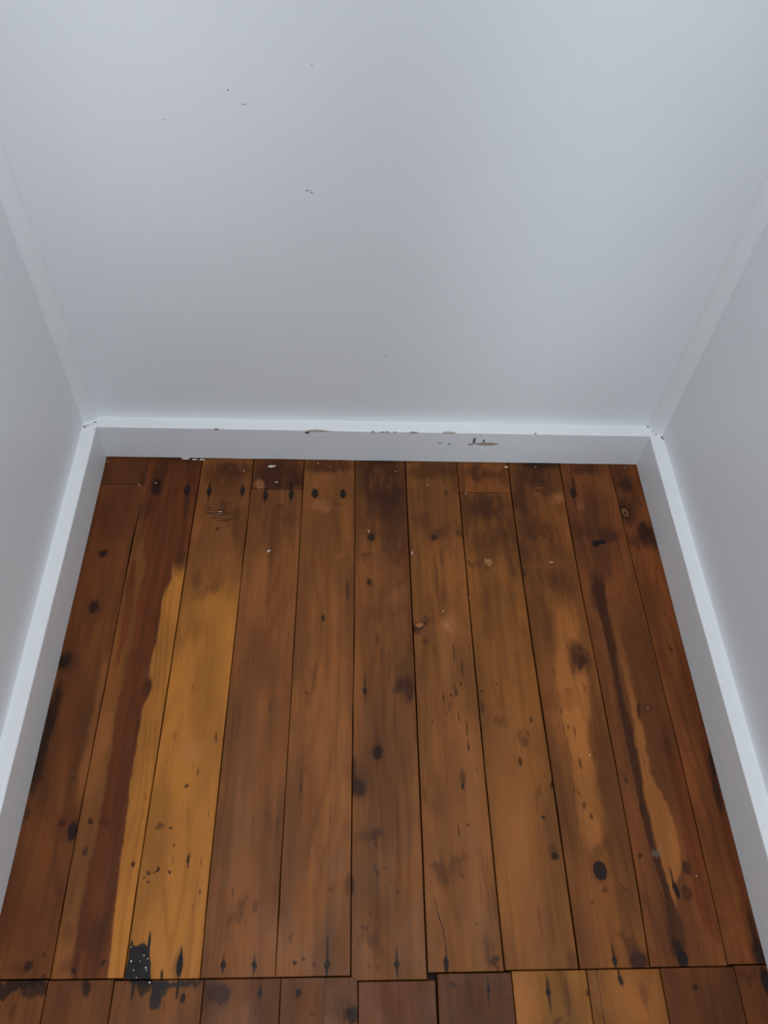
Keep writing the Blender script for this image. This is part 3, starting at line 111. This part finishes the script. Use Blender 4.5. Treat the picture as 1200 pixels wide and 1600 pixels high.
def wood(key, base, feats, ox, oy):
    """one stained pine board: grain, blotches, then its own knots, streaks and stains (object space, metres)"""
    s = N('stained_pine_' + key)
    rnd = random.Random('b' + key); base = (base[0], base[1] * .94, base[2] * .66)
    P = s.vmath('MULTIPLY', s.obj(), (1, 1, 0))
    seed = (rnd.uniform(-30, 30), rnd.uniform(-30, 30), rnd.uniform(-30, 30))
    def stretched(sx, sy, k=0): return s.vmath('MULTIPLY_ADD', P, (sx, sy, 1), tuple(v + k for v in seed))
    big = s.noise(stretched(16, 5.5), 1, 3, .55)
    streak = s.noise(stretched(95, 3.2, 3), 1, 3, .6)
    fine = s.noise(stretched(420, 9, 5), 1, 3, .65)
    arch = s.noise(stretched(13, 1.6, 9), 1, 1.5, .5)
    ring = s.math('SINE', s.math('MULTIPLY', arch, 95.0))
    ring = s.math('POWER', s.ramp(ring, -1, 1, 0, 1, False), 3.0)
    fade = s.ramp(s.noise(stretched(20, 5, 13), 1, 2), .38, .62)
    col = s.mix(s.ramp(big, .32, .70), rgb([c * .84 for c in base], FLOOR_K), rgb([min(255, c * 1.12) for c in base], FLOOR_K))
    col = s.mix(s.ramp(streak, .46, .72, 0, .42), col, rgb([c * .70 for c in base], FLOOR_K))
    col = s.mix(s.ramp(streak, .42, .24, 0, .35), col, rgb([min(255, c * 1.22) for c in base], FLOOR_K))
    warps = {}
    wn = s.vmath('SUBTRACT', s.noise(stretched(130, 50, 21), 1, 3, .6, True), (.5, .5, .5))
    wn2 = s.vmath('SUBTRACT', s.noise(stretched(35, 14, 27), 1, 2, .5, True), (.5, .5, .5))
    def warp(k):
        k = round(k * 2) / 2
        if k not in warps:
            a = s.vmath('MULTIPLY_ADD', wn, (.006 * k, .014 * k, 0), P)
            warps[k] = s.vmath('MULTIPLY', s.vmath('MULTIPLY_ADD', wn2, (.007 * max(0, k - .5), .018 * max(0, k - .5), 0), a), (1, 1, 0))
        return warps[k]
    tar = None
    gloss_mask = None
    feats = [f for f in feats if f[0] == 's'] + sorted([f for f in feats if f[0] == 'b'], key=lambda f: -f[3] * f[4])
    order = [f for f in feats if f[0] == 's' and f[6] in ('y', 'y2', 'l', 'rd', 'r')] + [f for f in feats if not (f[0] == 's' and f[6] in ('y', 'y2', 'l', 'rd', 'r'))]
    def fine_layers(col):
        col = s.mix(s.math('MULTIPLY', s.math('MULTIPLY', ring, fade), .36), col, s.mix(1.0, col, (.52, .45, .40, 1), 'MULTIPLY'))
        col = s.mix(s.ramp(fine, .48, .72, 0, .30), col, s.mix(1.0, col, (.5, .42, .38, 1), 'MULTIPLY'))
        col = s.mix(s.ramp(s.noise(stretched(300, 34, 31), 1, 2), .69, .76, 0, .55), col, rgb(COL['d'], FLOOR_K))
        return col
    done = False
    for f in order:
        if f[0] == 's':
            _, pts, soft, wp, f0, f1, c, st = f
            v = warp(wp); sep = s.n.new('ShaderNodeSeparateXYZ'); s.l.new(v, sep.inputs[0])
            ys = [p[0] / 1000 - oy for p in pts]; ytop, ybot = ys[0], ys[-1]
            xs = [p[1] / 1000 - ox for p in pts] + [p[2] / 1000 - ox for p in pts]; x0, x1 = min(xs) - .01, max(xs) + .01
            yn = s.ramp(sep.outputs[1], ybot, ytop, 0, 1, False)
            xn = s.ramp(sep.outputs[0], x0, x1, 0, 1, False)
            edges = []
            for side in (1, 2):
                fc = s.n.new('ShaderNodeFloatCurve'); cu = fc.mapping.curves[0]
                pp = sorted(((y - ybot) / (ytop - ybot), (p[side] / 1000 - ox - x0) / (x1 - x0)) for y, p in zip(ys, pts))
                cu.points[0].location = pp[0]; cu.points[-1].location = pp[-1]
                for q in pp[1:-1]: cu.points.new(*q)
                for q in cu.points: q.handle_type = 'AUTO_CLAMPED'
                fc.mapping.update(); s.put(fc, 1, yn); edges.append(fc.outputs[0])
            d = s.math('MINIMUM', s.math('SUBTRACT', xn, edges[0]), s.math('SUBTRACT', edges[1], xn))
            sf = soft / 1000 / (x1 - x0)
            mask = s.ramp(d, -sf * .5, sf, 0, st)
            mask = s.math('MULTIPLY', mask, s.ramp(sep.outputs[1], ytop + f0 * .0003, ytop - f0 * .001, 0, 1))
            mask = s.math('MULTIPLY', mask, s.ramp(sep.outputs[1], ybot - f1 * .0003, ybot + f1 * .001, 0, 1))
            cc = rgb(COL[c], FLOOR_K)
            if c in ('y', 'y2', 'l'):
                cc = s.mix(s.ramp(big, .35, .66), rgb([q * .90 for q in COL[c]], FLOOR_K), rgb([min(255, q * 1.06) for q in COL[c]], FLOOR_K))
            elif c == 'rd':
                cc = s.mix(s.ramp(streak, .3, .7), rgb([q * 1.12 for q in COL[c]], FLOOR_K), rgb([q * .82 for q in COL[c]], FLOOR_K))
            col = s.mix(mask, col, cc)
        else:
            if not done: col = fine_layers(col); done = True
            _, x, y, rx, ry, ang, soft, wp, c, st = f
            mk = s.blob(warp(wp), x / 1000 - ox, y / 1000 - oy, rx / 1000, ry / 1000, ang, soft, st)
            if c == 't' : tar = mk if tar is None else s.math('MAXIMUM', tar, mk)
            if c == 'd' and rx > 8: mk = s.math('MULTIPLY', mk, s.ramp(s.noise(stretched(110, 26, 40), 1, 3, .6), .28, .52, .35, 1))
            col = s.mix(mk, col, rgb(COL[c], FLOOR_K))
    if not done: col = fine_layers(col)
    # worn, slightly paler scuffs in the finish
    scuff = s.ramp(s.noise(stretched(60, 150, 50), 1, 4, .7), .66, .78, 0, .16)
    col = s.mix(scuff, col, rgb((150, 104, 70), FLOOR_K))
    r = s.ramp(s.noise(stretched(30, 18, 60), 1, 3), .3, .7, .34, .50)
    if tar is not None: r = s.math('MULTIPLY_ADD', tar, -.12, r)
    s.l.new(col, s.bsdf.inputs['Base Color']); s.l.new(r, s.bsdf.inputs['Roughness'])
    s.bsdf.inputs['Specular IOR Level'].default_value = .15
    hgt = s.math('ADD', s.math('MULTIPLY', fine, .35), s.math('MULTIPLY', big, 1.4))
    s.bump(hgt, .22, .0012)
    return s.m
def paint(name, col, rough=.42, spots=(), axes='xzy', brush=(40, 40, 400), spec=.5, bumpd=.0003, face=0.0, dings=()):
    """gloss wall or trim paint with faint roller texture, small marks given in object space (mm)"""
    s = N(name); P = s.obj()
    n = s.noise(s.vmath('MULTIPLY', P, (3, 3, 2)), 1, 3)
    c = s.mix(s.ramp(n, .3, .7), tuple(v * .975 for v in col) + (1,), tuple(col) + (1,))
    if spots:
        sep = s.n.new('ShaderNodeSeparateXYZ'); s.l.new(P, sep.inputs[0])
        cb = s.n.new('ShaderNodeCombineXYZ')
        s.l.new(sep.outputs['XYZ'.index(axes[0].upper())], cb.inputs[0]); s.l.new(sep.outputs['XYZ'.index(axes[1].upper())], cb.inputs[1])
        s.l.new(sep.outputs['XYZ'.index(axes[2].upper())], cb.inputs[2])
        wv = s.vmath('SUBTRACT', s.noise(P, 420, 2, .6, True), (.5, .5, .5))
        V = s.vmath('MULTIPLY_ADD', wv, (.0075, .0026, .001), cb.outputs[0])
        SC = {'tan': (.36, .27, .20), 'k': (.016, .015, .016), 'dk': (.17, .13, .10), 'gy': (.42, .44, .47), 'sm': (.33, .34, .36), 'w': (.93, .94, .95)}
        for x, z, rx, rz, k in spots:
            c = s.mix(s.blob(V, x / 1000, z / 1000, rx / 1000, rz / 1000, 0, .35, .9, face, .0028), c, SC[k] + (1,))
    for x, y, z, rx, ry, rz, k in dings:
        n3 = s.n.new('ShaderNodeMapping'); n3.vector_type = 'TEXTURE'
        s.l.new(s.vmath('MULTIPLY_ADD', s.vmath('SUBTRACT', s.noise(P, 300, 2, .6, True), (.5, .5, .5)), (.003, .003, .001), P), n3.inputs[0])
        n3.inputs[1].default_value = (x / 1000, y / 1000, z / 1000); n3.inputs[3].default_value = (rx / 1000, ry / 1000, rz / 1000)
        c = s.mix(s.ramp(s.vmath('LENGTH', n3.outputs[0]), .7, 1.2, .9, 0), c, {'k': (.03, .025, .022, 1), 'dk': (.17, .14, .11, 1)}[k])
    s.l.new(c, s.bsdf.inputs['Base Color']); s.bsdf.inputs['Roughness'].default_value = rough; s.bsdf.inputs['Specular IOR Level'].default_value = spec
    g = s.noise(s.vmath('MULTIPLY', P, brush), 1, 3, .6)
    s.bump(g, .25, bumpd)
    return s.m
# ------------------------------------------------------------------ mesh helpers
def link(name, bm, mat, parent=None, kind=None, loc=None, smooth=False):
    bmesh.ops.recalc_face_normals(bm, faces=bm.faces)
    me = bpy.data.meshes.new(name); bm.to_mesh(me); bm.free()
    if mat: me.materials.append(mat)
    if smooth:
        for p in me.polygons: p.use_smooth = True
    o = bpy.data.objects.new(name, me); C.objects.link(o)
    if parent: o.parent = parent
    if loc: o.location = loc
    if kind: o['kind'] = kind
    return o
def box(bm, x0, x1, y0, y1, z0, z1):
    v = [bm.verts.new((x, y, z)) for z in (z0, z1) for x, y in ((x0, y0), (x1, y0), (x1, y1), (x0, y1))]
    for f in ((3, 2, 1, 0), (4, 5, 6, 7), (0, 1, 5, 4), (1, 2, 6, 5), (2, 3, 7, 6), (3, 0, 4, 7)): bm.faces.new([v[i] for i in f])
def sweep(bm, rings):
    vs = [[bm.verts.new(p) for p in r] for r in rings]; n = len(vs[0])
    for a, b in zip(vs, vs[1:]):
        for i in range(n): bm.faces.new((a[i], a[(i + 1) % n], b[(i + 1) % n], b[i]))
    bm.faces.new(vs[0][::-1]); bm.faces.new(vs[-1])
# ------------------------------------------------------------------ setting: walls
WHITE = (.855, .868, .885)
wall_mat = paint('white_wall_paint', WHITE, .40, [(x, z - 0, rx, rz, k) for x, z, rx, rz, k in MARKS], 'xzy', (160, 160, 160), .5, .0002, T)
side_mat = paint('white_side_wall_paint', WHITE, .48, (), 'yzx', (160, 160, 160), .4, .0004)
bm = bmesh.new(); box(bm, -T, W + T, T, T + .1, 0, ZT); wall_back = link('wall_back', bm, wall_mat, kind='structure')
bm = bmesh.new(); box(bm, -T - .1, -T, YF, T + .1, 0, ZT); link('wall_left', bm, side_mat, kind='structure')
bm = bmesh.new(); box(bm, W + T, W + T + .1, YF, T + .1, 0, ZT); link('wall_right', bm, side_mat, kind='structure')
# floor structure: dark sub-floor under the boards, running out into the room
s = N('sub_floor_timber')
g = s.noise(s.vmath('MULTIPLY', s.obj(), (60, 4, 4)), 1, 3)
s.l.new(s.mix(g, (.02, .010, .006, 1), (.05, .025, .014, 1)), s.bsdf.inputs['Base Color']); s.bsdf.inputs['Roughness'].default_value = .8
sub_mat = s.m
bm = bmesh.new(); box(bm, -T - .1, W + T + .1, -1.41, T + .1, -.06, -.0185)
floor = link('floor', bm, sub_mat, kind='structure')
# ------------------------------------------------------------------ floorboards
steel = N('rusty_nail_steel'); steel.bsdf.inputs['Base Color'].default_value = (.020, .014, .012, 1); steel.bsdf.inputs['Roughness'].default_value = .55; steel.bsdf.inputs['Metallic'].default_value = .6
rng = random.Random(7)
def nail_mesh():
    bm = bmesh.new(); n = 8
    top = [bm.verts.new((math.cos(a) * .86, math.sin(a), .0002)) for a in [i * math.tau / n for i in range(n)]]
    low = [bm.verts.new((v.co.x * 1.05, v.co.y * 1.05, -.0004)) for v in top]
    c = bm.verts.new((0, 0, .00030))
    for i in range(n):
        bm.faces.new((c, top[i], top[(i + 1) % n])); bm.faces.new((top[i], low[i], low[(i + 1) % n], top[(i + 1) % n]))
    me = bpy.data.meshes.new('nail'); bm.to_mesh(me); bm.free(); me.materials.append(steel.m); return me
NAIL = nail_mesh()
LAB = {'3': 'floorboard with bare honey-yellow wood along its lower length', '2': 'floorboard with a dark red-brown streak beside bare yellow wood', '8': 'orange-brown board with a dark patch at the wall end',
       's1': 'short dark offcut board against the skirting', 's4': 'short dark brown offcut board against the skirting', 's8': 'short reddish offcut board against the skirting', 'f8': 'pale honey-coloured board beyond the cross joint'}
GAPS = {'6': (.0007, .0009), '7': (.0009, .0008), '8': (.0009, .0010), '9': (.0010, .0007), '10': (.0007, .0006), '2': (.0004, .0007), '3': (.0006, .0005), 's4': (.0006, .0009), 's8': (.0006, .0009)}
for b in BOARDS:
    ol = b['o']; key = b['key']
    gl, gr = GAPS.get(key, (.00045, .00045))
    xs = [p[0] for p in ol] + [p[1] for p in ol]; ys = [p[2] for p in ol]
    ox, oy = sum(xs) / len(xs) / 1000, (ys[0] + ys[-1]) / 2000
    lift = rng.uniform(-.0003, .0003); tilt = rng.uniform(-.0003, .0003)
    L, R_ = [], []
    n = len(ol)
    # denser edge with a slightly worn, wandering line
    pts = []
    for a, c in zip(ol, ol[1:]):
        k = 3 if key[0] not in 'sf' else 2
        for j in range(k): pts.append([a[i] + (c[i] - a[i]) * j / k for i in range(3)])
    pts.append(list(ol[-1]))
    left = [Vector((p[0] / 1000 + gl + noise.noise(Vector((p[2] * .02, ox * 9, 1))) * .0005 - ox, p[2] / 1000 - oy)) for p in pts]
    right = [Vector((p[1] / 1000 - gr + noise.noise(Vector((p[2] * .02, ox * 9, 5))) * .0005 - ox, p[2] / 1000 - oy)) for p in pts]
    bm = bmesh.new()
    rings = []
    bev = .0007
    ey = pts[0][2] / 1000 - oy; eb = pts[-1][2] / 1000 - oy
    for j, (l, r) in enumerate(zip(left, right)):
        yy = l.y; e = 1
        z0 = -.0008 if j in (0, len(left) - 1) else 0
        zl, zr = z0 + tilt + lift, z0 - tilt + lift
        rings.append([(l.x, yy, -.018), (l.x, yy, zl - bev), (l.x + bev, yy, zl), (r.x - bev, yy, zr), (r.x, yy, zr - bev), (r.x, yy, -.018)])
        if j == 0 or j == len(left) - 1:
            sgn = -1 if j == 0 else 1
            y2 = yy + sgn * bev
            rg = [(l.x, y2, -.018), (l.x, y2, zl + .0008 - bev), (l.x + bev, y2, zl + .0008), (r.x - bev, y2, zr + .0008), (r.x, y2, zr + .0008 - bev), (r.x, y2, -.018)]
            if j == 0: rings.append(rg)
            else: rings.insert(-1, rg)
    sweep(bm, rings)
    mat = wood(key, b['base'], b['f'], ox, oy)
    o = link('floorboard', bm, mat, floor, loc=(ox, oy, 0))
    if key in LAB: o['label'] = LAB[key]
    for x, y, r in b['n']:
        nn = bpy.data.objects.new('nail', NAIL); C.objects.link(nn); nn.parent = o
        nn.location = (x / 1000 - ox, y / 1000 - oy, lift + .0001); nn.scale = (r / 1000 * .8, r / 1000 * .95, 1); nn.rotation_euler.z = rng.uniform(0, 6)
# ------------------------------------------------------------------ skirting boards
def profile(T, H, r=.0022):
    p = [(T, 0), (0, 0)]
    p += [(0, H - r)] + [(r - r * math.cos(a), H - r + r * math.sin(a)) for a in (math.pi / 8, math.pi / 4, 3 * math.pi / 8)] + [(r, H)]
    return p + [(T, H)]
PR = profile(T, H)
def skirting(name, fn, n, mat):
    bm = bmesh.new(); rings = []
    for j in range(n + 1):
        u = j / n
        rings.append([fn(u, d, z) for d, z in PR])
    sweep(bm, rings); return link(name, bm, mat, kind='structure')
trim_col = (.87, .88, .895)
sk_back = paint('white_skirting_paint', trim_col, .34, CHIPS, 'xzy', (8, 160, 160), .5, .0003, 0.0, DINGS)
sk_left = paint('white_left_skirting_paint', trim_col, .34, [(-296, 74.5, 2, 1.5, 'dk')], 'yzx', (160, 8, 160), .5, .0003, -T, DINGS)
sk_right = paint('white_right_skirting_paint', trim_col, .34, [(-107, 30.6, 2.2, 2.6, 'w')], 'yzx', (160, 8, 160), .5, .0003, W, DINGS)
Z0 = .0016
def wob(u, k): return noise.noise(Vector((u * 14, k, 3))) * .0005
skirting('baseboard_back', lambda u, d, z: ((-d) + u * (W + 2 * d), d + wob(u, 1) * (1 - d / T), Z0 + z), 40, sk_back)
skirting('baseboard_left', lambda u, d, z: (-d + wob(u, 7) * (1 - d / T), d + u * (YF - d), Z0 + z), 40, sk_left)
skirting('baseboard_right', lambda u, d, z: (W + d + wob(u, 9) * (1 - d / T), d + u * (YF - d), Z0 + z), 40, sk_right)
# ------------------------------------------------------------------ quarter-round beads in the corners
def bead(name, cx, sgn, wb, ws, mat, lean):
    """cx: side wall plane, wb: width on back wall, ws: width on side wall"""
    prof = []
    n = 8
    for i in range(n + 1):
        a = math.pi / 2 * i / n
        # flattened quarter round from the back wall (a=0) to the side wall
        k = 1.0
        x = wb * math.cos(a) ** k; y = ws * math.sin(a) ** k
        f = .85                                     # blend with the straight chamfer
        t = i / n; x = x * f + wb * (1 - t) * (1 - f); y = y * f + ws * t * (1 - f)
        prof.append((x, y))
    bm = bmesh.new(); rings = []
    m_ = 30
    for j in range(m_ + 1):
        z = H + .0012 + (ZT - H - .0012) * (j / m_) ** 2
        wv = 1 + noise.noise(Vector((z * 9, cx * 3, 0))) * .04
        rings.append([(cx + sgn * 0, T, z)] + [(cx + sgn * x * wv, T - y * wv, z + (lean * y if j == 0 else 0)) for x, y in prof])
    sweep(bm, rings)
    return link(name, bm, mat, kind='structure')
bead_mat = paint('white_corner_bead_paint', trim_col, .42, (), 'xzy', (160, 160, 8), .45, .0003)
bead('trim_1', -T, 1, .021, .0135, bead_mat, .0)
r_mat = paint('white_right_bead_paint', trim_col, .42, [(903, 181.6, 1.6, 1.8, 'k')], 'xzy', (160, 160, 8), .45, .0003, .004)
bead('trim_2', W + T, -1, .0205, .0185, r_mat, .02)
# dark open joints where the beads stop on the skirting
gapm = N('dark_joint_filler'); gapm.bsdf.inputs['Base Color'].default_value = (.10, .09, .085, 1); gapm.bsdf.inputs['Roughness'].default_value = .9
# ------------------------------------------------------------------ loose paint flecks on the floor
fm = {'w': N('pale_paint_fleck'), 'tan': N('tan_wood_fleck')}
fm['w'].bsdf.inputs['Base Color'].default_value = (.62, .55, .47, 1); fm['tan'].bsdf.inputs['Base Color'].default_value = (.60, .34, .18, 1)
for v in fm.values(): v.bsdf.inputs['Roughness'].default_value = .6
def board_at(x, y):
    cand = [i for i, b in enumerate(BOARDS) if b['o'][-1][2] <= y <= b['o'][0][2] and b['o'][0][0] - 3 <= x <= b['o'][0][1] + 3]
    return cand
FL_LABEL = [["tan splinter at the top end of the dark-streaked board near the left corner", 1.2, 0.4], ["tiny white speck on the seam beside the left short board's joint", 1, 0], ["tiny white speck in the far left floor corner", 1, 0], ["small white speck near the back skirting on the board that turns yellow", 1, 0], ["long flat white flake on the dark short board left of centre, nearest the skirting", 1.7, 0.1], ["thin white flake on the dark short board left of centre, above its nails", 1.6, 0], ["crumbly white fleck on the brown board below the pair of nails left of centre", 1.2, 0.5], ["pale yellow splinter beside the dark nail hole on the dark-stained centre board", 1.7, 1.9], ["upright white fleck beside the seam right of the dark-stained centre board", 1.5, 1.3], ["tiny white speck by the back skirting on the dark-stained centre board", 1, 0], ["tiny white speck at the top of the board right of centre", 1, 0], ["tiny white speck on the cross joint of the right short board", 1, 0], ["white flake against the back skirting right of centre, below the big paint chip", 1.5, 0], ["tiny white speck in the seam of the orange board halfway down its upper third", 1, 0], ["tiny white speck above the pale scraped knot", 1, 0], ["orange-tan splinter on the blotchy board right of centre", 1.7, -0.1], ["tiny white speck against the back skirting near its right end", 1, 0], ["tiny white speck beside the right end of the back skirting", 1, 0], ["tiny white speck on the dark streaked board low by the right skirting", 1, 0], ["tiny white speck on the pale grain stripe at mid right", 1, 0], ["longest white paint sliver along the back skirting near the left corner", 2, 0.05], ["middle white paint sliver along the back skirting near the left corner", 1.8, 0], ["right white paint sliver along the back skirting near the left corner", 1.7, 0], ["pale scratchy fleck on the rough patch below the two left nails", 1.8, 0], ["tiny white speck by the skirting above the round nails, right one", 1, 0], ["tiny white speck by the skirting above the round nails, left one", 1, 0]]
def fleck_mesh(r, rr, ar):
    bm = bmesh.new(); n = rr.choice((5, 6, 7)); ring = []; low = []
    for i in range(n):
        a = i * math.tau / n + rr.uniform(-.3, .3); q = r * rr.uniform(.55, 1.1)
        x, y = math.cos(a) * q * ar, math.sin(a) * q / ar
        ring.append(bm.verts.new((x, y, .0005 + rr.uniform(0, .0004)))); low.append(bm.verts.new((x * .96, y * .96, 0)))
    bm.faces.new(ring); bm.faces.new(low[::-1])
    for i in range(n): bm.faces.new((ring[i], low[i], low[(i + 1) % n], ring[(i + 1) % n]))
    return bm
for (x, y, r, k), (lab, ar, rot) in zip(FLECKS, FL_LABEL):
    rr = random.Random(int(x * 7 + y))
    nm = 'wood_splinter' if k == 'tan' else 'paint_fleck'
    o = link(nm, fleck_mesh(r / 1000 * .8, rr, ar), fm[k].m, loc=(x / 1000, y / 1000, .0004)); o.rotation_euler.z = rot
    o['label'] = lab; o['category'] = 'splinter' if k == 'tan' else 'paint fleck'; o['group'] = 'flecks of paint and wood on the floorboards'
glint = N('clear_grit'); glint.bsdf.inputs['Base Color'].default_value = (.75, .74, .72, 1); glint.bsdf.inputs['Roughness'].default_value = .1
for i, (x, y) in enumerate(GLINTS):
    rr = random.Random(i)
    o = link('grit_grain', fleck_mesh(rr.uniform(.0006, .0013), rr, 1), glint.m, loc=(x / 1000, y / 1000, .0004))
    o['label'] = 'tiny pale grit grain stuck in the black tar patch'; o['category'] = 'grit'; o['group'] = 'grit grains in the black tar patch'
